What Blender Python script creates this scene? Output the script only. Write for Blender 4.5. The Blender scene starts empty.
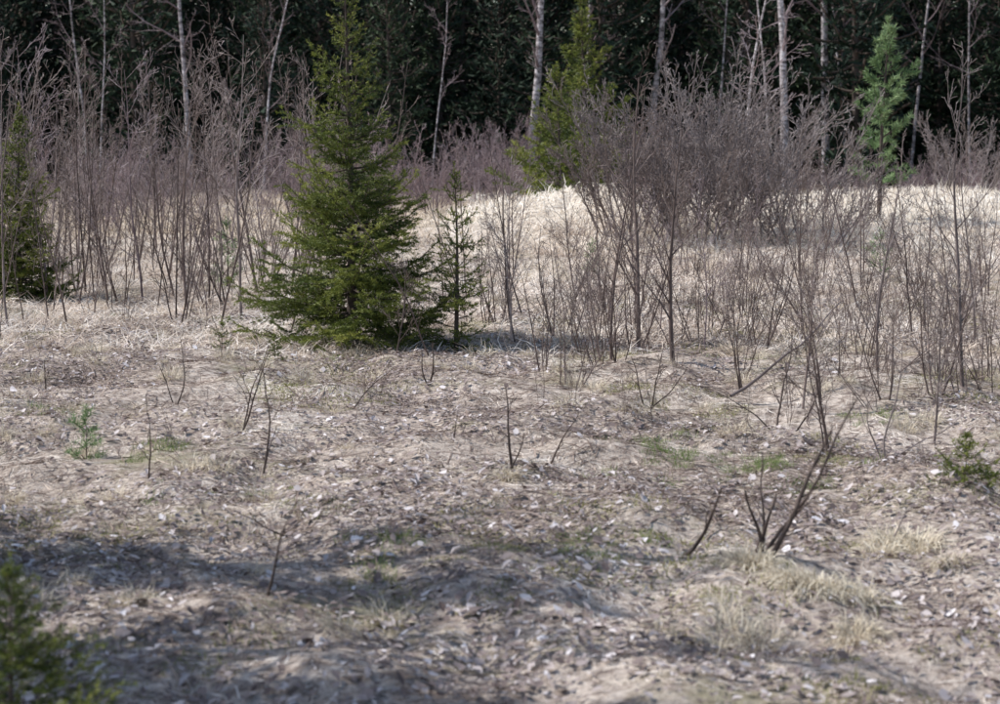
import bpy, math, random
import numpy as np
from mathutils import Vector

scene = bpy.context.scene
scene.view_settings.view_transform = 'Standard'
scene.view_settings.look = 'None'
scene.view_settings.exposure = 0

# ------------------------------------------------------------------ noise / terrain
def _h(ix, iy, s):
    n = (ix * 374761393 + iy * 668265263 + s * 974634777) & 0x7fffffff
    n = ((n ^ (n >> 13)) * 1274126177) & 0x7fffffff
    return ((n ^ (n >> 16)) & 0xffff) / 65535.0
def vn(x, y, s=0):
    x = np.asarray(x, float); y = np.asarray(y, float)
    ix = np.floor(x).astype(np.int64); iy = np.floor(y).astype(np.int64)
    fx = x - ix; fy = y - iy
    fx = fx * fx * (3 - 2 * fx); fy = fy * fy * (3 - 2 * fy)
    a = _h(ix, iy, s); b = _h(ix + 1, iy, s); c = _h(ix, iy + 1, s); d = _h(ix + 1, iy + 1, s)
    return (a * (1 - fx) + b * fx) * (1 - fy) + (c * (1 - fx) + d * fx) * fy - 0.5
def H(x, y):
    x = np.asarray(x, float); y = np.asarray(y, float)
    z = 0.16 * vn(x * .13, y * .13, 1) + 0.12 * vn(x * .45, y * .45, 2) + 0.13 * vn(x * 1.6, y * 1.6, 3)
    z = z + 0.07 * vn(x * 4.2, y * 4.2, 4) + 0.022 * vn(x * 11, y * 11, 5)
    z = z + 0.60 * np.exp(-((x - 9.0) / 5.0) ** 2 - ((y - 38) / 6.0) ** 2)
    z = z + 0.65 * np.exp(-((x - 1.6) / 3.2) ** 2 - ((y - 35) / 3.5) ** 2)
    z = z + 0.15 * np.exp(-((x - 4.0) / 2.5) ** 2 - ((y - 25) / 4.0) ** 2)
    z = z - 0.45 / (1 + np.exp(-(y - 46) / 2.5))
    return z

# ------------------------------------------------------------------ mesh helpers
def mk(name, parts, mats, smooth=False):
    """parts: list of (V, F, v, matidx)"""
    V = []; loops = []; starts = []; vals = []; mi = []; off = 0; lo = 0
    for (v, f, val, m) in parts:
        if len(v) == 0: continue
        V.append(v); vals.append(val)
        f = np.asarray(f)
        loops.append((f + off).ravel())
        starts.append(lo + np.arange(len(f)) * f.shape[1])
        mi.append(np.full(len(f), m))
        off += len(v); lo += f.size
    V = np.concatenate(V).astype(np.float32); loops = np.concatenate(loops).astype(np.int32)
    starts = np.concatenate(starts).astype(np.int32); mi = np.concatenate(mi).astype(np.int32)
    vals = np.concatenate(vals).astype(np.float32)
    me = bpy.data.meshes.new(name)
    me.vertices.add(len(V)); me.vertices.foreach_set('co', V.ravel())
    me.loops.add(len(loops)); me.loops.foreach_set('vertex_index', loops)
    me.polygons.add(len(starts)); me.polygons.foreach_set('loop_start', starts)
    me.polygons.foreach_set('material_index', mi)
    if smooth: me.polygons.foreach_set('use_smooth', np.ones(len(starts), bool))
    me.update(calc_edges=True)
    a = me.attributes.new('v', 'FLOAT', 'POINT'); a.data.foreach_set('value', vals)
    for m in mats: me.materials.append(m)
    return me
def obj(name, me, loc=(0, 0, 0), rz=0, sc=1, link=True):
    o = bpy.data.objects.new(name, me)
    o.location = loc; o.rotation_euler = (0, 0, rz); o.scale = (sc,) * 3
    if link: scene.collection.objects.link(o)
    return o

class TB:
    def __init__(s): s.V = []; s.F = []; s.val = []; s.n = 0
    def add(s, P, R, k=4, val=0.5):
        P = np.asarray(P, float); n = len(P)
        T = np.empty_like(P); T[1:-1] = P[2:] - P[:-2]; T[0] = P[1] - P[0]; T[-1] = P[-1] - P[-2]
        T /= np.linalg.norm(T, axis=1)[:, None] + 1e-9
        ref = np.array([0, 0, 1.]) if abs(T[:, 2]).mean() < .8 else np.array([1., .13, 0])
        A = np.cross(T, ref); A /= np.linalg.norm(A, axis=1)[:, None] + 1e-9
        B = np.cross(T, A)
        an = np.arange(k) * 2 * np.pi / k
        ring = P[:, None] + np.asarray(R)[:, None, None] * (np.cos(an)[None, :, None] * A[:, None] + np.sin(an)[None, :, None] * B[:, None])
        s.V.append(ring.reshape(-1, 3))
        i = np.arange(n - 1)[:, None] * k; j = np.arange(k)[None]; j2 = (j + 1) % k
        f = np.stack([i + j, i + j2, i + k + j2, i + k + j], -1).reshape(-1, 4) + s.n
        s.F.append(f); s.val.append(np.full(n * k, val)); s.n += n * k
    def part(s, m=0):
        return (np.concatenate(s.V), np.concatenate(s.F), np.concatenate(s.val), m)

def nrm(v): return v / (math.sqrt(v[0] * v[0] + v[1] * v[1] + v[2] * v[2]) + 1e-9)
def grow(tb, rng, p, d, L, r, lev, c):
    n = c['segs'][lev]; pts = [p]; d = nrm(np.array(d, float)); st = L / n
    for i in range(n):
        d = d + rng.normal(0, c['wob'][lev], 3); d[2] += c['up'][lev]; d = nrm(d)
        p = p + d * st; pts.append(p)
    pts = np.array(pts); t = np.linspace(0, 1, n + 1)
    R = np.maximum(r * (1 - c.get('taper', .8) * t), c['rmin'])
    tb.add(pts, R, c['sides'][lev], rng.uniform(0, 1) * .5 + .5 * lev / max(1, c['max']))
    if lev >= c['max']: return
    k = c['kids'][lev]
    for j in range(k):
        tt = c['t0'][lev] + (0.98 - c['t0'][lev]) * (j + rng.uniform(0, 1)) / k
        x = tt * n; i = min(int(x), n - 1); q = pts[i] + (pts[i + 1] - pts[i]) * (x - i)
        T = nrm(pts[i + 1] - pts[i]); a = rng.normal(0, 1, 3); a = nrm(a - T * a.dot(T))
        g = math.radians(rng.uniform(*c['ang'][lev]))
        nd = T * math.cos(g) + a * math.sin(g)
        nd[2] = nd[2] if nd[2] > -.2 else abs(nd[2]) * .3
        LL = L * c['ratio'][lev] * (1 - c['fall'][lev] * tt) * rng.uniform(.5, 1.3)
        rr = max(r * (1 - .8 * tt) * .55, c['rmin'])
        grow(tb, rng, q, nd, LL, rr, lev + 1, c)

SAP = dict(max=3, segs=[9, 4, 3, 2], wob=[.05, .09, .12, .15], up=[.03, .07, .05, .03], sides=[5, 3, 3, 3],
           kids=[15, 5, 2], t0=[.18, .2, .2], ang=[(28, 52), (25, 50), (25, 55)], ratio=[.38, .42, .5], fall=[.65, .4, .4], rmin=.0017)
def sapling(h, seed, r=.014, c=SAP, lean=.06, **kw):
    rng = np.random.RandomState(seed); cc = dict(c); cc.update(kw); tb = TB()
    grow(tb, rng, np.array([0, 0, -.05]), [rng.normal(0, lean), rng.normal(0, lean), 1], h, r, 0, cc)
    return tb
def shrub(h, seed, n=14, r=.014, spread=.6, base=.12, c=SAP, **kw):
    rng = np.random.RandomState(seed); cc = dict(c); cc.update(kw); tb = TB()
    for i in range(n):
        a = rng.uniform(0, 6.28); s = spread * math.sqrt(rng.uniform(0, 1))
        grow(tb, rng, np.array([base * math.cos(a) * rng.uniform(.3, 1), base * math.sin(a) * rng.uniform(.3, 1), -.05]),
             [s * math.cos(a), s * math.sin(a), 1], h * rng.uniform(.6, 1.1), r * rng.uniform(.6, 1.1), 0, cc)
    return tb

# ------------------------------------------------------------------ conifers
def conifer(h, rad, seed, spacing=.13, nb=6, elev=(-8, 50), prof=.85, blet=.045, nl=.026, nw=.006, nd=260,
            bare=.05, inner=.25, droop=.25, tr=None, sub=True, jit=(.6, 1.15), nang=.85, leader=.12, bow=0.02, ej=11, hang=.55, topgap=.25):
    rng = np.random.RandomState(seed); tb = TB(); S = []
    tr = tr or h * .014
    nz = 14; tz = np.linspace(0, 1, nz)
    bx = bow * h * np.sin(tz * 2.6 + rng.uniform(0, 6)) * tz; by = bow * h * np.sin(tz * 3 + rng.uniform(0, 6)) * tz
    TP = np.stack([bx, by, tz * h - .05], 1)
    tb.add(TP, tr * (1 - .93 * tz), 8, .3)
    def trunk(f): return np.array([np.interp(f, tz, TP[:, k]) for k in range(3)])
    z = bare * h; lob = rng.uniform(0, 6.28)
    while z < h * .97:
        f = z / h; m = max(3, int(round(nb * rng.uniform(.7, 1.25)))); a0 = rng.uniform(0, 6.28)
        for k in range(m):
            az = a0 + k * 6.283 / m + rng.normal(0, .25)
            L = rad * ((1 - f) ** prof) * (0.72 + .28 * min(1, (f - bare + .02) / .15)) * rng.uniform(*jit)
            L *= 1 + .18 * math.sin(az * 2 + lob + f * 9)
            L = max(L, .05 * rad)
            e = math.radians(elev[0] + (elev[1] - elev[0]) * f ** 1.1 + rng.normal(0, ej))
            o = trunk(min(1, max(0, f + rng.uniform(-.5, .5) * spacing / h)))
            n = 5; t = np.linspace(0, 1, n + 1)
            r_ = L * t * math.cos(e); zz = L * t * math.sin(e) - droop * L * t * (1 - t) * 1.3 + .12 * L * t ** 3
            az2 = az + rng.normal(0, .12) * t
            P = o + np.stack([r_ * np.cos(az2), r_ * np.sin(az2), zz], 1)
            tb.add(P, np.maximum(tr * .3 * (1 - f * .6) * (1 - .8 * t), nw * .4), 3, .5)
            tone = rng.uniform(0, 1)
            for i in range(n):
                if (i + 1) / n > inner: S.append((P[i], P[i + 1], tone, (i + .5) / n))
            nbt = max(2, int(L * (1 - inner * .6) / blet))
            for j in range(nbt):
                tt = inner * .6 + (1 - inner * .6) * (j + rng.uniform(0, 1)) / nbt; tt = min(tt, .98)
                x = tt * n; i = min(int(x), n - 1); q = P[i] + (P[i + 1] - P[i]) * (x - i)
                T = nrm(P[i + 1] - P[i]); sd = nrm(np.cross(T, [0, 0, 1.])) * (1 if (j % 2) else -1)
                d = nrm(T * rng.uniform(.5, .9) + sd * rng.uniform(.4, 1) + np.array([0, 0, rng.uniform(-hang, hang * .45)]))
                l = ((1 - tt) * L * .5 + .10 * L + blet * .5) * rng.uniform(.5, 1.1)
                e1 = q + d * l * .5; e2 = e1 + nrm(d + np.array([0, 0, rng.uniform(-.2, .2)])) * l * .5
                S.append((q, e1, tone, tt)); S.append((e1, e2, tone, min(1, tt + .2)))
                if sub and l > blet * 2:
                    ns = int(l / (blet * 1.3))
                    for w in range(ns):
                        u = rng.uniform(.2, .9); s2 = 1 if w % 2 else -1
                        d2 = nrm(d + s2 * nrm(np.cross(d, [0, 0, 1.])) * .9 + np.array([0, 0, rng.uniform(-.5, .25)]))
                        q2 = q + (e2 - q) * u
                        S.append((q2, q2 + d2 * l * .4 * rng.uniform(.5, 1), tone, min(1, tt + .2)))
        z += spacing * rng.uniform(.7, 1.3) * (1 + topgap * (f > .6))
    top = trunk(1.)
    S.append((trunk(.9), top, .6, .8)); S.append((top - [0, 0, leader * .5], top + [0, 0, leader * .3], .8, 1))
    A = np.array([s[0] for s in S]); B = np.array([s[1] for s in S]); tone = np.array([s[2] for s in S]); out = np.array([s[3] for s in S])
    ln = np.linalg.norm(B - A, axis=1)
    cnt = np.maximum(2, (ln * nd + rng.uniform(0, 1, len(ln))).astype(int))
    ix = np.repeat(np.arange(len(S)), cnt); N = len(ix)
    t = rng.uniform(0, 1, N)[:, None]
    base = A[ix] + (B - A)[ix] * t
    T = (B - A)[ix] / (ln[ix][:, None] + 1e-9)
    rv = rng.normal(0, 1, (N, 3)); rv[:, 2] = rv[:, 2] * .75 + .15
    rv -= T * (rv * T).sum(1)[:, None]; rv /= np.linalg.norm(rv, axis=1)[:, None] + 1e-9
    D = T * .55 + rv * nang; D /= np.linalg.norm(D, axis=1)[:, None]
    W = np.cross(D, rng.normal(0, 1, (N, 3))); W /= np.linalg.norm(W, axis=1)[:, None] + 1e-9
    l = nl * rng.uniform(.7, 1.25, N)[:, None]
    V = np.stack([base - W * nw * .5, base + W * nw * .5, base + D * l], 1).reshape(-1, 3)
    F = np.arange(N * 3).reshape(-1, 3)
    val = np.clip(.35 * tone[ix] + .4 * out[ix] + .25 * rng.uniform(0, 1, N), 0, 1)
    return tb, (V, F, np.repeat(val, 3), 1)

# ------------------------------------------------------------------ grass / leaves
def blades(n, rng, spread, L, lift, droop, w, K=3, center=False):
    a = rng.uniform(0, 6.283, n); rr = spread * np.sqrt(rng.uniform(0, 1, n))
    base = np.stack([rr * np.cos(a), rr * np.sin(a), np.full(n, -.01)], 1)
    az = a + rng.normal(0, .6, n) if center else rng.uniform(0, 6.283, n)
    l = rng.uniform(*L, n); li = rng.uniform(*lift, n); dr = rng.uniform(*droop, n)
    t = np.linspace(0, 1, K)[None]
    az2 = az[:, None] + (rng.normal(0, .5, n)[:, None]) * t
    hz = l[:, None] * t * np.cos(li)[:, None]
    zz = l[:, None] * (t * np.sin(li)[:, None] - dr[:, None] * t * t)
    zz = np.maximum(zz, .004 * rng.uniform(0, 3, n)[:, None])
    P = base[:, None] + np.stack([hz * np.cos(az2), hz * np.sin(az2), zz], -1)
    wd = np.stack([-np.sin(az2), np.cos(az2), rng.normal(0, .4, n)[:, None] * np.ones_like(t)], -1)
    ww = (w * rng.uniform(.5, 1.2, n))[:, None, None] * (1 - .85 * t ** 2)[..., None] * .5
    V = np.stack([P - wd * ww, P + wd * ww], 2).reshape(-1, 3)
    i = (np.arange(n) * K * 2)[:, None] + (np.arange(K - 1) * 2)[None]
    F = np.stack([i, i + 1, i + 3, i + 2], -1).reshape(-1, 4)
    return V, F, np.repeat(rng.uniform(0, 1, n), K * 2)
def leaves(n, rng, spread, size):
    a = rng.uniform(0, 6.283, n); rr = spread * np.sqrt(rng.uniform(0, 1, n))
    c = np.stack([rr * np.cos(a), rr * np.sin(a), rng.uniform(.002, .02, n)], 1)
    s = (size[0] + (size[1] - size[0]) * rng.uniform(0, 1, n) ** 1.6)[:, None]
    N = rng.normal(0, .25, (n, 3)); N[:, 2] = 1; N /= np.linalg.norm(N, axis=1)[:, None]
    X = np.cross(N, rng.normal(0, 1, (n, 3))); X /= np.linalg.norm(X, axis=1)[:, None]; Y = np.cross(N, X)
    cu = rng.uniform(-.15, .3, n)[:, None]
    wd = rng.uniform(.2, .8, n)[:, None]
    pts = [c - X * s * .5, c - X * s * .1 + Y * s * .5 * wd + N * s * cu, c + X * s * .3 + Y * s * .35 * wd + N * s * cu * .8, c + X * s * .55 + N * s * cu * .4,
           c + X * s * .3 - Y * s * .35 * wd + N * s * cu * .8, c - X * s * .1 - Y * s * .5 * wd + N * s * cu]
    V = np.stack(pts, 1).reshape(-1, 3)
    o = (np.arange(n) * 6)[:, None]
    F = np.concatenate([o + np.array([[0, 1, 2, 3]]), o + np.array([[0, 3, 4, 5]])])
    return V, F, np.repeat(rng.uniform(0, 1, n) ** 1.4, 6)

# ------------------------------------------------------------------ materials
def vmat(name, cols, wa=.6, wr=.2, wn=.3, nscale=.6, rough=.85, tr=0., spec=.2):
    m = bpy.data.materials.new(name); m.use_nodes = True; nt = m.node_tree; N = nt.nodes; L = nt.links
    b = N['Principled BSDF']; b.inputs['Roughness'].default_value = rough; b.inputs['Specular IOR Level'].default_value = spec
    at = N.new('ShaderNodeAttribute'); at.attribute_name = 'v'
    oi = N.new('ShaderNodeObjectInfo'); g = N.new('ShaderNodeNewGeometry')
    nz = N.new('ShaderNodeTexNoise'); nz.inputs['Scale'].default_value = nscale; nz.inputs['Detail'].default_value = 4
    L.new(g.outputs['Position'], nz.inputs['Vector'])
    def mul(s, w, off=0.):
        x = N.new('ShaderNodeMath'); x.operation = 'MULTIPLY_ADD'; L.new(s, x.inputs[0]); x.inputs[1].default_value = w; x.inputs[2].default_value = off; return x.outputs[0]
    def add(a, b_):
        x = N.new('ShaderNodeMath'); L.new(a, x.inputs[0]); L.new(b_, x.inputs[1]); return x.outputs[0]
    f = add(mul(at.outputs['Fac'], wa, .5 - wa / 2 - wr / 2), mul(nz.outputs['Fac'], wn * 3, -wn * 1.5))
    if wr > 0: f = add(f, mul(oi.outputs['Random'], wr))
    r = N.new('ShaderNodeValToRGB'); L.new(f, r.inputs[0])
    e = r.color_ramp.elements
    while len(e) < len(cols): e.new(.5)
    for i, c in enumerate(cols):
        e[i].position = i / (len(cols) - 1); e[i].color = (*c, 1)
    L.new(r.outputs[0], b.inputs['Base Color'])
    if tr > 0:
        t = N.new('ShaderNodeBsdfTranslucent'); L.new(r.outputs[0], t.inputs['Color'])
        mx = N.new('ShaderNodeMixShader'); mx.inputs[0].default_value = tr
        L.new(b.outputs[0], mx.inputs[1]); L.new(t.outputs[0], mx.inputs[2]); L.new(mx.outputs[0], N['Material Output'].inputs['Surface'])
    return m

M_straw = vmat('straw_near', [(.28, .215, .18), (.66, .555, .46), (.86, .78, .69), (.93, .88, .81)], .75, 0, .6, .9, tr=.2)
M_brown = vmat('rotted_stalks', [(.06, .042, .036), (.19, .14, .115), (.40, .32, .27)], .8, 0, .3, 1.5)
M_strawfar = vmat('straw_far', [(.50, .42, .34), (.76, .68, .58), (.88, .82, .73), (.93, .89, .82)], .6, 0, .4, .35, tr=.2)
M_strawleft = vmat('straw_far_tan', [(.28, .21, .15), (.52, .43, .33), (.70, .61, .50), (.82, .74, .62)], .6, 0, .4, .35, tr=.2)
M_tuft = vmat('straw_blond', [(.38, .31, .22), (.66, .58, .45), (.88, .82, .68)], .8, 0, .1, 1, tr=.2)
M_green = vmat('fresh_grass', [(.08, .13, .03), (.18, .25, .08), (.34, .36, .16)], .7, 0, .2, 1, tr=.3)
M_moss = vmat('moss', [(.13, .13, .05), (.28, .27, .11), (.44, .40, .23)], .7, 0, .2, 1, tr=.1)
M_leaf = vmat('leaf_litter', [(.09, .065, .06), (.30, .24, .22), (.56, .495, .475), (.88, .85, .86)], .9, 0, .15, 2, rough=.75, spec=.15, tr=.1)
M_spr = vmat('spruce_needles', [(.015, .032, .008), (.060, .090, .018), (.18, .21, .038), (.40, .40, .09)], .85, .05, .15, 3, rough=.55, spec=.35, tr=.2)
M_for = vmat('forest_needles', [(.007, .015, .011), (.022, .040, .024), (.07, .10, .045)], .6, .35, .25, .3, rough=.7)
M_pine = vmat('pine_needles', [(.05, .09, .04), (.17, .26, .11), (.40, .50, .26)], .85, .05, .15, 3, rough=.5, tr=.2)
M_cbark = vmat('conifer_bark', [(.05, .035, .03), (.15, .12, .10)], .5, .1, .4, 30)
M_twig = vmat('birch_twig', [(.055, .038, .034), (.17, .125, .11), (.50, .42, .39)], .5, .5, .3, 8, rough=.6, spec=.3)
M_twigr = vmat('birch_twig_purple', [(.11, .072, .076), (.25, .185, .19), (.48, .41, .42)], .5, .35, .3, 3, rough=.6, spec=.3)
M_willow = vmat('willow_twig', [(.09, .068, .062), (.21, .17, .16), (.46, .40, .38)], .5, .3, .3, 6, rough=.6, spec=.3)
M_deadstem = vmat('dead_stem', [(.035, .025, .022), (.095, .07, .06), (.22, .17, .14)], .5, .2, .4, 20, rough=.7)

def birchbark():
    m = bpy.data.materials.new('birch_bark'); m.use_nodes = True; nt = m.node_tree; N = nt.nodes; L = nt.links
    b = N['Principled BSDF']; b.inputs['Roughness'].default_value = .7
    tc = N.new('ShaderNodeTexCoord'); mp = N.new('ShaderNodeMapping'); mp.inputs['Scale'].default_value = (3, 3, 6)
    L.new(tc.outputs['Object'], mp.inputs[0])
    nz = N.new('ShaderNodeTexNoise'); nz.inputs['Scale'].default_value = 1.2; nz.inputs['Detail'].default_value = 5; nz.inputs['Roughness'].default_value = .75
    L.new(mp.outputs[0], nz.inputs[0])
    r = N.new('ShaderNodeValToRGB'); L.new(nz.outputs[0], r.inputs[0]); e = r.color_ramp.elements
    e[0].position = .38; e[0].color = (.05, .04, .04, 1); e[1].position = .62; e[1].color = (.66, .61, .62, 1)
    q = e.new(.5); q.color = (.32, .28, .28, 1)
    L.new(r.outputs[0], b.inputs['Base Color']); return m
M_birch = birchbark()

def groundmat():
    m = bpy.data.materials.new('ground_soil_straw'); m.use_nodes = True; nt = m.node_tree; N = nt.nodes; L = nt.links
    b = N['Principled BSDF']; b.inputs['Roughness'].default_value = .95; b.inputs['Specular IOR Level'].default_value = .1
    g = N.new('ShaderNodeNewGeometry')
    def noise(s, d=6, ro=.6):
        n = N.new('ShaderNodeTexNoise'); n.inputs['Scale'].default_value = s; n.inputs['Detail'].default_value = d; n.inputs['Roughness'].default_value = ro
        L.new(g.outputs['Position'], n.inputs[0]); return n.outputs[0]
    def ramp(f, st):
        r = N.new('ShaderNodeValToRGB'); L.new(f, r.inputs[0]); e = r.color_ramp.elements
        while len(e) < len(st): e.new(.5)
        for i, (p, c) in enumerate(st): e[i].position = p; e[i].color = (*c, 1)
        return r.outputs[0]
    def mix(f, a, b_, bt='MIX'):
        x = N.new('ShaderNodeMix'); x.data_type = 'RGBA'; x.blend_type = bt
        L.new(f, x.inputs[0]); L.new(a, x.inputs[6]); L.new(b_, x.inputs[7]); return x.outputs[2]
    near = ramp(noise(12, 8, .8), [(.35, (.07, .053, .047)), (.46, (.31, .25, .21)), (.56, (.56, .48, .41)), (.72, (.80, .73, .64))])
    moss = ramp(noise(25), [(.3, (.12, .115, .05)), (.7, (.42, .38, .24))])
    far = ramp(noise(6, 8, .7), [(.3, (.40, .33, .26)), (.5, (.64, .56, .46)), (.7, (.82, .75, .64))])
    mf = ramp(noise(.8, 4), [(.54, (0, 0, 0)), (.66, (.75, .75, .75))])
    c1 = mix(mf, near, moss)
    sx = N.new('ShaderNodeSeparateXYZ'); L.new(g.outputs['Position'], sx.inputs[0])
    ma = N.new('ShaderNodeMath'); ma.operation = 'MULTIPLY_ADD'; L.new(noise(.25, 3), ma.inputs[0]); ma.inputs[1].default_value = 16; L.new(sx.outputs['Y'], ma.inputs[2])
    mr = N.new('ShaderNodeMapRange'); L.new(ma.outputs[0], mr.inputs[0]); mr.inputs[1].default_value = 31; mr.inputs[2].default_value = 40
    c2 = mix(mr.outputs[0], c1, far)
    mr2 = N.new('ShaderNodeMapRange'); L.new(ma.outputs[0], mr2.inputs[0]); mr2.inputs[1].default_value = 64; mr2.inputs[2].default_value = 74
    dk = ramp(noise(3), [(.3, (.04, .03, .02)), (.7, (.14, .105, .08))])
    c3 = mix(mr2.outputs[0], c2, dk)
    L.new(c3, b.inputs['Base Color'])
    bp = N.new('ShaderNodeBump'); bp.inputs['Strength'].default_value = .8; bp.inputs['Distance'].default_value = .03
    L.new(noise(20, 8, .75), bp.inputs['Height']); L.new(bp.outputs[0], b.inputs['Normal'])
    return m

# ------------------------------------------------------------------ ground sheet
ys = np.concatenate([np.linspace(-300, -5, 12), np.linspace(-4, 5, 14), np.geomspace(5.3, 75, 560), np.geomspace(77, 500, 24)])
xu = np.linspace(-1, 1, 420); xs = np.sign(xu) * (9 * np.abs(xu) + 31 * np.abs(xu) ** 4)
xs = np.concatenate([[-500, -250, -120, -70], xs, [70, 120, 250, 500]])
X, Y = np.meshgrid(xs, ys); Z = H(X, Y)
nx, ny = len(xs), len(ys)
i = (np.arange(ny - 1)[:, None] * nx + np.arange(nx - 1)[None]).ravel()
F = np.stack([i, i + 1, i + nx + 1, i + nx], -1)
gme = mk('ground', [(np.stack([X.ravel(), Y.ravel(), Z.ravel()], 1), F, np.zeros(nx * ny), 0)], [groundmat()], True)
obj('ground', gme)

# ------------------------------------------------------------------ merged scatter (one mesh) for grass and litter
def merged(name, protos, mat, x, y, scl, rng, dz=0.):
    """protos: list of (V,F,v); builds a single mesh of rotated copies resting on the terrain"""
    n = len(x); x = np.asarray(x); y = np.asarray(y); scl = np.asarray(scl) * np.ones(n)
    idx = rng.randint(0, len(protos), n); rz = rng.uniform(0, 6.283, n); parts = []
    for k, (V, F, v) in enumerate(protos):
        s = np.where(idx == k)[0]
        if len(s) == 0: continue
        c, sn = np.cos(rz[s])[:, None], np.sin(rz[s])[:, None]; q = scl[s][:, None]
        px = x[s][:, None] + q * (V[None, :, 0] * c - V[None, :, 1] * sn)
        py = y[s][:, None] + q * (V[None, :, 0] * sn + V[None, :, 1] * c)
        pz = q * V[None, :, 2] + H(px, py) + dz
        VV = np.stack([px, py, pz], -1).reshape(-1, 3)
        FF = (F[None] + (np.arange(len(s)) * len(V))[:, None, None]).reshape(-1, F.shape[1])
        vv = np.clip(v[None] * .75 + rng.uniform(0, .25, len(s))[:, None], 0, 1).ravel()
        parts.append((VV, FF, vv, 0))
    return obj(name, mk(name, parts, [mat]))

# ------------------------------------------------------------------ instancing (forest, thickets)
def scatter(name, meshes, x, y, scl, rng, tilt=0., dz=0.):
    n = len(x); x = np.asarray(x); y = np.asarray(y)
    P = np.stack([x, y, H(x, y) + dz], 1)
    me = bpy.data.meshes.new(name); me.vertices.add(n); me.vertices.foreach_set('co', P.astype(np.float32).ravel())
    rot = np.stack([rng.normal(0, 1, n) * tilt, rng.normal(0, 1, n) * tilt, rng.uniform(0, 6.283, n)], 1).astype(np.float32)
    a = me.attributes.new('rot', 'FLOAT_VECTOR', 'POINT'); a.data.foreach_set('vector', rot.ravel())
    a = me.attributes.new('scl', 'FLOAT', 'POINT'); a.data.foreach_set('value', np.asarray(scl, np.float32) * np.ones(n, np.float32))
    ii = rng.randint(0, len(meshes), n).astype(np.int32)
    a = me.attributes.new('idx', 'INT', 'POINT'); a.data.foreach_set('value', ii)
    o = obj(name, me)
    col = bpy.data.collections.new(name + '_parts')
    for k, m in enumerate(meshes):
        c = bpy.data.objects.new('%s_part_%02d' % (name, k), m); col.objects.link(c); c.parent = o
    g = bpy.data.node_groups.new(name + '_gn', 'GeometryNodeTree')
    g.interface.new_socket('Geometry', in_out='INPUT', socket_type='NodeSocketGeometry')
    g.interface.new_socket('Geometry', in_out='OUTPUT', socket_type='NodeSocketGeometry')
    N = g.nodes; L = g.links
    gi = N.new('NodeGroupInput'); go = N.new('NodeGroupOutput')
    ip = N.new('GeometryNodeInstanceOnPoints'); ci = N.new('GeometryNodeCollectionInfo')
    ci.inputs['Collection'].default_value = col; ci.inputs['Separate Children'].default_value = True; ci.inputs['Reset Children'].default_value = True
    def na(nm, dt):
        q = N.new('GeometryNodeInputNamedAttribute'); q.data_type = dt; q.inputs['Name'].default_value = nm
        return [s for s in q.outputs if s.enabled and s.name == 'Attribute'][0]
    L.new(gi.outputs[0], ip.inputs['Points']); L.new(ci.outputs[0], ip.inputs['Instance'])
    ip.inputs['Pick Instance'].default_value = True
    L.new(na('idx', 'INT'), ip.inputs['Instance Index'])
    er = N.new('FunctionNodeEulerToRotation'); L.new(na('rot', 'FLOAT_VECTOR'), er.inputs[0]); L.new(er.outputs[0], ip.inputs['Rotation'])
    L.new(na('scl', 'FLOAT'), ip.inputs['Scale']); L.new(ip.outputs[0], go.inputs[0])
    md = o.modifiers.new('scatter', 'NODES'); md.node_group = g
    return o

rng = np.random.RandomState(7)
def wedge(n, d0, d1, pw=1.0, margin=1.15, wx=.25):
    """random ground positions in a sector of the meadow"""
    u = rng.uniform(0, 1, n); d = np.sqrt(d0 ** 2 + (d1 ** 2 - d0 ** 2) * u ** pw)
    return rng.uniform(-1, 1, n) * (d * wx * margin + .6), d

# matted grass near
gm = [blades(75, rng, .24, (.05, .22), (.02, .30), (.1, .45), .005) for k in range(6)]
x, y = wedge(3900, 6.3, 18)
keep = vn(x * 1.3, y * 1.3, 22) + .5 * vn(x * 3, y * 3, 23) > -.15
merged('matted_dry_grass', gm, M_straw, x[keep], y[keep], rng.uniform(.7, 1.2, keep.sum()), rng)
gm = [blades(70, rng, .32, (.10, .34), (.05, .8), (.1, .55), .009) for k in range(6)]
x, y = wedge(3400, 17.5, 33)
keep = vn(x * .8, y * .8, 22) + .5 * vn(x * 2, y * 2, 23) > -.22
merged('matted_dry_grass', gm, M_straw, x[keep], y[keep], rng.uniform(.7, 1.3, keep.sum()), rng)
# rotted brown stalks and twiglets
bmm = [blades(26, rng, .3, (.05, .28), (.02, .5), (.05, .4), .007) for k in range(5)]
x, y = wedge(2600, 6.3, 30, 1.2)
keep = vn(x * .9 + 4, y * .9, 61) > -.05
merged('rotted_stalk_litter', bmm, M_brown, x[keep], y[keep], rng.uniform(.6, 1.3, keep.sum()), rng, dz=.012)
# far pale grass
fm = [blades(55, rng, .45, (.15, .45), (.2, 1.3), (.2, .8), .018) for k in range(5)]
x, y = wedge(4600, 26, 62)
keep = (y > 30 - 8 * vn(x * .25, y * .25, 5) - .3 * x)
x, y = x[keep], y[keep]
lf = x + 3 * vn(x * .3, y * .3, 8) < -.5
merged('pale_meadow_grass', fm, M_strawfar, x[~lf], y[~lf], rng.uniform(.7, 1.3, (~lf).sum()), rng)
merged('tan_meadow_grass', fm, M_strawleft, x[lf], y[lf], rng.uniform(.7, 1.3, lf.sum()), rng)
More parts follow.
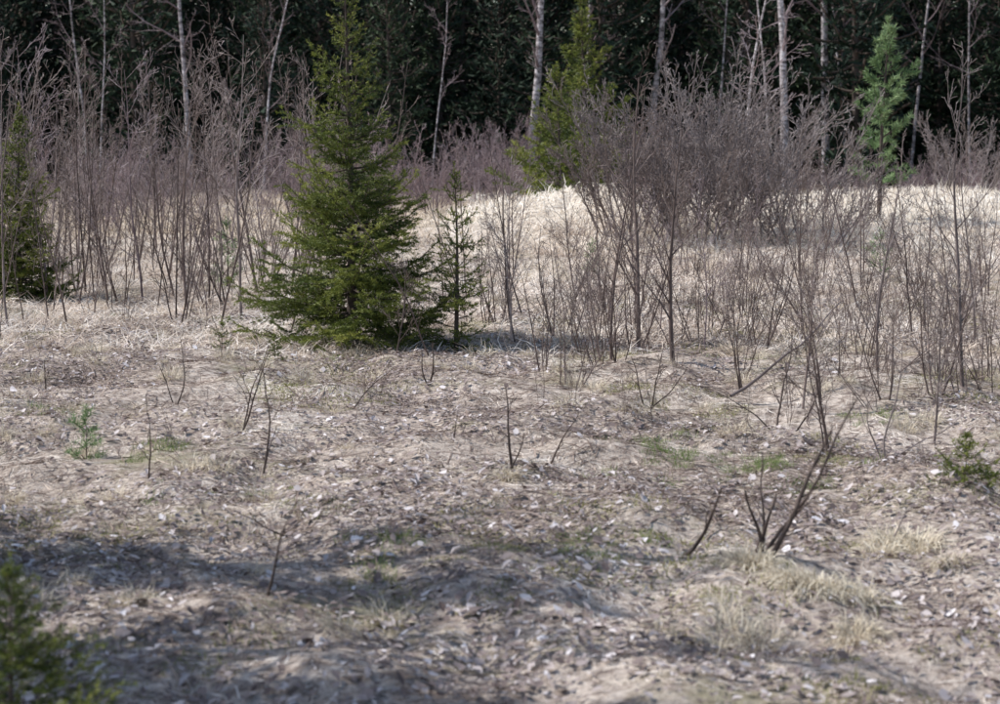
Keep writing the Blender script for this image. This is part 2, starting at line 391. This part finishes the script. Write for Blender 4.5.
# tussocks (upright dry tufts)
tm = [blades(150, rng, .09, (.12, .34), (.6, 1.45), (.3, 1.1), .0045, K=4, center=True) for k in range(4)]
x, y = wedge(650, 8, 32)
keep = (vn(x * .5, y * .5, 31) > -.05) | (y > 15)
merged('dry_grass_tussocks', tm, M_tuft, x[keep], y[keep], rng.uniform(.35, 1.0, keep.sum()), rng)
# leaf litter
lm = [leaves(20, rng, .30, (.015, .06)) for k in range(8)]
x, y = wedge(4600, 6.3, 21, 1.25)
keep = (vn(x * .9 + 9, y * .9, 41) + .7 * vn(x * 2.5, y * 2.5, 42) > .0 - .15 * (y < 12) + .08 * (x > .8) - .08 * (x < 0))
merged('leaf_litter', lm, M_leaf, x[keep], y[keep], rng.uniform(.7, 1.2, keep.sum()), rng, dz=.013)
# moss and fresh grass
mm = [blades(160, rng, .16, (.02, .07), (.4, 1.4), (.1, .5), .006) for k in range(3)]
x, y = wedge(1100, 6.5, 22)
keep = (vn(x * .8 + 3, y * .8, 51) > .12)
merged('moss_patches', mm, M_moss, x[keep], y[keep], rng.uniform(.6, 1.3, keep.sum()), rng)
fg = [blades(70, rng, .12, (.05, .16), (.5, 1.4), (.1, .6), .005) for k in range(3)]
cx = [(1.15, 12.4), (1.35, 12.6), (1.0, 12.8), (1.6, 12.0), (1.8, 12.1), (-2.9, 20), (-1.4, 17.3), (.5, 9.4), (-2.2, 12.4), (-1.6, 11), (0.9, 11.9), (2.6, 14), (-.6, 9.6), (2.1, 17), (-4.2, 21), (1.9, 11.4), (1.3, 12.2), (-3.4, 14)]
x = np.concatenate([c[0] + rng.normal(0, .2, 8) for c in cx]); y = np.concatenate([c[1] + rng.normal(0, .2, 8) for c in cx])
merged('fresh_green_grass', fg, M_green, x, y, rng.uniform(.3, .8, len(x)), rng)

# ------------------------------------------------------------------ conifers
def tree(name, tbn, mats, x, y, rz=0, sc=1, lean=(0, 0)):
    tb, nd = tbn
    o = obj(name, mk(name, [tb.part(0), nd], mats), (x, y, float(H(x, y))), rz, sc)
    o.rotation_euler = (lean[0], lean[1], rz); return o
SM = [M_cbark, M_spr]
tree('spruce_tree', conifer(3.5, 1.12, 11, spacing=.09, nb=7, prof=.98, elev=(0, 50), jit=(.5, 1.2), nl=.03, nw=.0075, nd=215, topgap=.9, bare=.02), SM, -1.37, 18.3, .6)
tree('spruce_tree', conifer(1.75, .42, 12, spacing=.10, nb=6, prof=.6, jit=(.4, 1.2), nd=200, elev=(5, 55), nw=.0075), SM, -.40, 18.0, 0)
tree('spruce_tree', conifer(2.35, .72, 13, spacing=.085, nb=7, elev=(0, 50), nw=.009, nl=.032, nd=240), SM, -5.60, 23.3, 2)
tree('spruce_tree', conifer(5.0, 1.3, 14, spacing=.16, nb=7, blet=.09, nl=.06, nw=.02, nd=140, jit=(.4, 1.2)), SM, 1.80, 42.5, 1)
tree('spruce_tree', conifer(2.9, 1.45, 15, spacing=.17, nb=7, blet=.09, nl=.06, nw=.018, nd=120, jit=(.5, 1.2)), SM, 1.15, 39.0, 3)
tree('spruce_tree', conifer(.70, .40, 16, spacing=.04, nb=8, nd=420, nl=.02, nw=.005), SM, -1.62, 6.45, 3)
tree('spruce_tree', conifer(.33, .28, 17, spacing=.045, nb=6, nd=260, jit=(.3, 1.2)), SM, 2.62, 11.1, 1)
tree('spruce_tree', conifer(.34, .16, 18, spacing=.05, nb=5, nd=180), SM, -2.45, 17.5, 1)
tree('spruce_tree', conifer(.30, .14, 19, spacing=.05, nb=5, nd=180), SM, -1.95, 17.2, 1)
# tall young spruces left of the view
tree('spruce_tree', conifer(8.0, 1.35, 41, spacing=.20, nb=8, blet=.12, nl=.07, nw=.03, nd=80, prof=.7, jit=(.4, 1.2)), SM, -6.1, 9.6, 1)
tree('spruce_tree', conifer(7.6, 1.2, 42, spacing=.20, nb=8, blet=.12, nl=.07, nw=.03, nd=80, prof=.7, jit=(.4, 1.2)), SM, -5.4, 7.9, 1)
PK = dict(spacing=.34, nb=7, elev=(12, 60), prof=.6, blet=.13, nl=.10, nw=.018, nd=190, bare=.2, inner=.4, droop=-.05, nang=.7, sub=False, jit=(.6, 1.15), ej=8)
PM = [M_cbark, M_pine]
tree('pine_tree', conifer(3.35, .95, 21, **PK), PM, 6.35, 33.5, 1)
pk2 = dict(PK); pk2.update(spacing=.15, blet=.07, nl=.05, nw=.006, nd=190)
tree('pine_sapling', conifer(.95, .30, 22, **pk2), PM, -3.35, 24.5, 1)
tree('pine_sapling', conifer(.62, .25, 23, **pk2), PM, 4.65, 24.4, 1)
tree('pine_sapling', conifer(.36, .20, 24, **pk2), PM, -2.6, 12.4, 1)
tree('pine_sapling', conifer(.5, .2, 25, **pk2), PM, 1.15, 25, 1)

# spruce forest at the back
fms = []
for k in range(4):
    tb, nd = conifer(15, 2.7, 60 + k, spacing=.55, nb=6, blet=.42, nl=.36, nw=.11, nd=9, sub=True, inner=.2, bare=.03, jit=(.5, 1.2), tr=.14)
    fms.append(mk('forest%d' % k, [tb.part(0), nd], [M_cbark, M_for]))
px, py = [], []
for r in range(11):
    yy = 72 + r * 3.8
    for c in np.arange(-46, 46, 3.0 if r > 1 else 4.6):
        px.append(c + rng.uniform(-1.4, 1.4)); py.append(yy + rng.uniform(-1.6, 1.6) + 2.0 * math.sin(c * .25))
scatter('spruce_forest', fms, px, py, rng.uniform(.65, 1.25, len(px)), rng)

# ------------------------------------------------------------------ bare birches at the forest edge
BC = dict(max=3, segs=[14, 6, 4, 2], wob=[.025, .08, .12, .15], up=[.02, .06, .0, -.05], sides=[8, 4, 3, 3],
          kids=[22, 6, 3], t0=[.22, .2, .15], ang=[(35, 60), (30, 55), (25, 60)], ratio=[.20, .42, .5], fall=[.5, .4, .4], rmin=.008, taper=.75)
def birch(x, y, h, r, seed, lean=(0, 0), rmin=.005, kids=22, t0=.3, wob=.035):
    rg = np.random.RandomState(seed); c = dict(BC); c['rmin'] = rmin; c['kids'] = [kids, 6, 3]; c['t0'] = [t0, .2, .15]; c['wob'] = [wob, .10, .12, .15]
    tb = TB(); grow(tb, rg, np.array([0, 0, -.1]), [lean[0], lean[1], 1], h, r, 0, c)
    V, Fc, val, _ = tb.part()
    nt = 14 * 8
    me = mk('silver_birch_tree', [(V, Fc[:nt], val, 0), (V.copy(), Fc[nt:], val, 1)], [M_birch, M_twigr])
    return obj('silver_birch_tree', me, (x, y, float(H(x, y))), 0)
for k, (bx, by, bh, br, ln) in enumerate([
    (-10.6, 69, 12, .10, .01), (-7.9, 67, 9, .045, -.04), (-14.2, 69, 10, .045, -.05), (-13.2, 66, 9, .03, .12), (1.15, 71, 14, .16, 0), (3.4, 74, 14, .12, .01),
    (5.4, 73, 14, .13, -.03), (6.0, 45, 7, .035, -.02), (5.2, 43, 6.5, .04, .05), (9.7, 68, 14, .16, -.035), (11.5, 71, 15, .16, .005),
    (12.4, 72, 12, .05, .0), (15.1, 74, 12, .07, .01), (-2.3, 67, 9, .03, .1), (-17, 68, 9, .04, .02), (7.9, 73, 12, .05, .02), (16.9, 72, 12, .05, -.02), (-12.6, 73, 12, .06, 0)]):
    birch(bx, by, bh, br, 100 + k, (ln, 0), kids=12)
# birches standing beside the meadow (their shadows reach the foreground)
for k, (bx, by, bh, br) in enumerate([(-4.6, 9.5, 7, .10), (-6.6, 10.4, 8, .09), (-4.4, 8.1, 6.5, .06)]):
    birch(bx, by, bh, br, 140 + k, (.03, 0), rmin=.010, kids=34, t0=.25)

# ------------------------------------------------------------------ shrubs and saplings
def tbm(name, tb, mat): return mk(name, [tb.part(0)], [mat])
saps = [tbm('sap%d' % k, sapling(2.6, 200 + k, r=.016, rmin=.0024), M_twig) for k in range(7)]
saps += [tbm('sapp%d' % k, sapling(2.6, 220 + k, r=.013, rmin=.0026), M_twigr) for k in range(2)]
# slender upright poles with few twigs
poles = [tbm('pole%d' % k, sapling(2.7, 280 + k, r=.013, rmin=.0026, kids=[10, 3, 1], ratio=[.24, .42, .5], ang=[(20, 42), (25, 50), (25, 55)], lean=.1, wob=[.04, .09, .12, .15]), M_twig) for k in range(7)]
smalls = [tbm('sm%d' % k, shrub(1.2, 240 + k, n=4, r=.008, spread=.45, rmin=.002, kids=[7, 3, 1]), M_twig) for k in range(4)]
mids = [tbm('md%d' % k, shrub(1.7, 250 + k, n=4, r=.012, spread=.40, rmin=.0024, kids=[8, 3, 2]), M_twig) for k in range(4)]
n = 70; x = rng.uniform(-7.8, -2.0, n); y = rng.uniform(19.5, 33, n)
x2 = rng.uniform(-1.0, 4.2, 22); y2 = rng.uniform(16.5, 27, 22)
x3 = rng.uniform(3.4, 7.2, 14); y3 = rng.uniform(16, 30, 14)
scatter('birch_sapling_thicket', saps, np.concatenate([x, x2, x3]), np.concatenate([y, y2, y3]),
        np.concatenate([rng.uniform(.35, 1.2, n), rng.uniform(.3, .7, 22), rng.uniform(.35, .75, 14)]), rng, tilt=.11)
n = 130; x = rng.uniform(-7.8, -1.7, n); y = rng.uniform(19, 32, n)
x2 = rng.uniform(-.8, 6, 50); y2 = rng.uniform(16, 27, 50)
x3 = rng.uniform(-4.5, 3.5, 26); y3 = rng.uniform(12, 17, 26)
scatter('birch_pole_thicket', poles, np.concatenate([x, x2, x3]), np.concatenate([y, y2, y3]), np.concatenate([rng.uniform(.4, 1.15, n), rng.uniform(.25, .75, 50), rng.uniform(.10, .24, 26)]), rng, tilt=.14)
# clumped brush : clusters rather than an even spread
cxs = [(.9, 17.8), (1.5, 17.2), (2.1, 18.5), (2.6, 20), (1.2, 21), (3.4, 22), (3.2, 15.6), (4.4, 19), (5.4, 24), (-3.2, 21), (-4.6, 22), (-5.2, 26), (-2.6, 24), (2.0, 14.6), (.2, 19.5), (-6, 21)]
x = np.concatenate([c[0] + rng.normal(0, .35, 4) for c in cxs]); y = np.concatenate([c[1] + rng.normal(0, .7, 4) for c in cxs])
scatter('birch_brush', mids, x, y, rng.uniform(.3, .85, len(x)), rng, tilt=.15)
x = np.concatenate([rng.uniform(-7, 7, 70), rng.uniform(.3, 5, 60), rng.uniform(-5, 4, 60)]); y = np.concatenate([rng.uniform(18, 32, 70), rng.uniform(14, 22, 60), rng.uniform(10.5, 18, 60)])
scatter('low_brush', smalls, x, y, np.concatenate([rng.uniform(.3, .95, 130), rng.uniform(.10, .32, 60)]), rng, tilt=.2)
# far purple brush
fs = [tbm('fs%d' % k, shrub(2.6, 260 + k, n=7, r=.02, spread=.45, base=.4, rmin=.006, kids=[9, 4, 1]), M_twigr) for k in range(4)]
n = 230; x = rng.uniform(-1, 1, n); y = rng.uniform(48, 68, n); x = x * y * .29
s = rng.uniform(.3, 1.05, n) * np.where(x > 7, .8, 1) * (.8 + .7 * (vn(x * .35, y * .1, 77)))
keep = ~((x > 4) & (y < 54))
scatter('distant_birch_brush', fs, x[keep], y[keep], s[keep], rng)
n = 24; x = rng.uniform(-10, -1, n); y = rng.uniform(34, 48, n)
scatter('birch_brush', fs, x, y, rng.uniform(.35, .8, n), rng)
# willows : one dense rounded mass made of several bushes
WC = dict(rmin=.0045, kids=[13, 5, 2], ang=[(15, 40), (20, 45), (20, 50)])
for k, (wx, wy, h, nst, spd) in enumerate([(3.0, 30.4, 2.3, 26, 1.0), (4.0, 30.8, 2.3, 24, 1.05), (2.1, 31.4, 2.3, 20, .85), (3.6, 32.6, 2.7, 22, .85), (2.8, 32.2, 2.8, 20, .85), (9.6, 41, 1.9, 12, .7), (4.7, 30.2, 1.8, 14, .9)]):
    obj('willow_shrub', tbm('willow_shrub', shrub(h, 300 + k, n=nst, r=.018, spread=spd, base=.6, **WC), M_willow), (wx, wy, float(H(wx, wy))))
# individual saplings
for k, (sx, sy, h, r, m) in enumerate([(1.25, 17.9, 2.5, .024, M_twig), (1.45, 16.6, 2.0, .022, M_twig), (.95, 17.0, 1.7, .015, M_twig), (3.55, 15.2, 2.5, .018, M_willow),
      (3.05, 16, 1.7, .014, M_willow), (1.05, 19.4, 2.4, .014, M_twig), (-2.6, 20, 2.9, .016, M_twig), (-3.3, 21, 2.8, .018, M_twig), (2.9, 13.2, 1.2, .01, M_willow), (2.2, 14.4, 1.3, .011, M_twig), (-.9, 17.0, .9, .01, M_deadstem), (.1, 17.9, 1.5, .012, M_twig), (4.3, 18, 2.0, .012, M_willow)]):
    obj('birch_sapling', tbm('birch_sapling', sapling(h, 330 + k, r=r, rmin=.0022), m), (sx, sy, float(H(sx, sy))), k)
SC = dict(max=2, segs=[9, 4, 2], wob=[.10, .15, .2], up=[.02, .04, 0], sides=[5, 4, 3], kids=[5, 3], t0=[.3, .2], ang=[(20, 50), (20, 50)], ratio=[.35, .5], fall=[.5, .4], rmin=.002, taper=.7)
def stems(x, y, lst, seed, mat=M_deadstem, name='dead_stem_clump'):
    rg = np.random.RandomState(seed); tb = TB()
    for (dx, dz, r, kd) in lst:
        L = math.hypot(dx, dz); c = dict(SC); c['kids'] = [kd, 2]
        grow(tb, rg, np.array([rg.normal(0, .03), rg.normal(0, .05), -.04]), [dx, rg.normal(0, .1), dz], L * 1.1, r * 1.15, 0, c)
    obj(name, tbm(name, tb, mat), (x, y, float(H(x, y))))
stems(1.22, 9.3, [(.22, .62, .014, 5), (.10, .32, .013, 1), (-.05, .36, .012, 1), (.14, .40, .010, 1), (.30, .80, .010, 4), (.05, .5, .008, 2)], 1)
stems(.88, 9.5, [(.20, .48, .011, 2)], 2)
stems(.02, 11.6, [(.05, .5, .009, 3), (.14, .25, .007, 1)], 3)
stems(.28, 12.0, [(.15, .34, .007, 2)], 4)
stems(-1.45, 11.8, [(.22, .62, .008, 3), (.1, .35, .006, 1)], 5)
stems(-1.0, 8.4, [(.15, .42, .007, 3)], 6)
stems(-2.1, 11.5, [(.02, .45, .006, 4)], 7)
stems(-.55, 15.4, [(.08, .36, .009, 2), (-.05, .3, .008, 1)], 8)
stems(-1.75, 13.3, [(.3, .5, .007, 3), (.14, .6, .006, 2)], 9)
stems(-3.6, 15.5, [(.02, .3, .006, 3)], 10)
stems(1.9, 13.4, [(.35, .3, .007, 4), (.1, .7, .008, 4), (-.3, .4, .006, 3)], 11)
stems(2.4, 12.4, [(.1, .7, .007, 5), (.45, .35, .006, 3), (-.2, .5, .006, 3)], 12, M_willow)
stems(2.0, 10.0, [(.12, .25, .005, 2)], 13, M_willow)
stems(-.35, 12.5, [(.06, .22, .005, 1)], 14)
stems(-1.0, 10.0, [(-.3, .2, .005, 1)], 15)
stems(1.1, 14.6, [(.1, .5, .006, 4), (-.15, .4, .006, 3), (.3, .3, .006, 3)], 16)
stems(-2.4, 14.6, [(.2, .5, .006, 3), (-.1, .3, .005, 2)], 17)
stems(-1.1, 14.2, [(.25, .35, .006, 3)], 18)
# drooping blond tufts in the right foreground
bt = [blades(300, rng, .09, (.16, .34), (.6, 1.45), (.5, 1.2), .006, K=5, center=True) for k in range(3)]
x = np.array([1.46, 1.36, 1.60, 1.30, 1.50, 2.1, 2.0, 1.2, 1.15, .05, .9, 1.9, 2.15]); y = np.array([8.8, 8.75, 8.85, 8.8, 8.2, 9.9, 10.0, 9.15, 9.25, 11.4, 8.0, 9.8, 9.4])
merged('blond_grass_tufts', bt, M_tuft, x, y, [1.0, .9, 1.0, .8, .8, 1, 1, .9, .8, .7, .6, .9, .8], rng)
tb = TB(); c = dict(SC); c['up'] = [-.01, .05, .05]
grow(tb, np.random.RandomState(5), np.array([0, 0, .06]), [.8, .5, .15], 1.3, .014, 0, c)
obj('fallen_branch', tbm('fallen_branch', tb, M_willow), (1.7, 14.6, float(H(1.7, 14.6))))

# ------------------------------------------------------------------ light, sky, camera
el = math.radians(49); D = Vector((-.975, .14, 0)).normalized()
sd = Vector((D.x * math.cos(el), D.y * math.cos(el), math.sin(el)))
sl = bpy.data.lights.new('sun', 'SUN'); sl.energy = 5.0; sl.angle = math.radians(.5); sl.color = (1, .975, .95)
so = bpy.data.objects.new('sun', sl); so.rotation_euler = sd.to_track_quat('Z', 'Y').to_euler(); so.location = (0, 0, 30); scene.collection.objects.link(so)
w = bpy.data.worlds.new('World'); scene.world = w; w.use_nodes = True
nt = w.node_tree; bg = nt.nodes['Background']; sk = nt.nodes.new('ShaderNodeTexSky'); sk.sky_type = 'NISHITA'; sk.sun_disc = False
sk.sun_elevation = el; sk.sun_rotation = math.atan2(D.x, D.y); nt.links.new(sk.outputs[0], bg.inputs[0]); bg.inputs[1].default_value = .15

cd = bpy.data.cameras.new('camera'); cd.lens = 72; cd.sensor_width = 36; cd.clip_end = 1500; cd.clip_start = .1
co = bpy.data.objects.new('camera', cd); co.location = (0, 0, 2.2); co.rotation_euler = (math.radians(90 - 6.9), 0, 0)
cd.dof.use_dof = True; cd.dof.focus_distance = 19; cd.dof.aperture_fstop = 3.2
scene.collection.objects.link(co); scene.camera = co
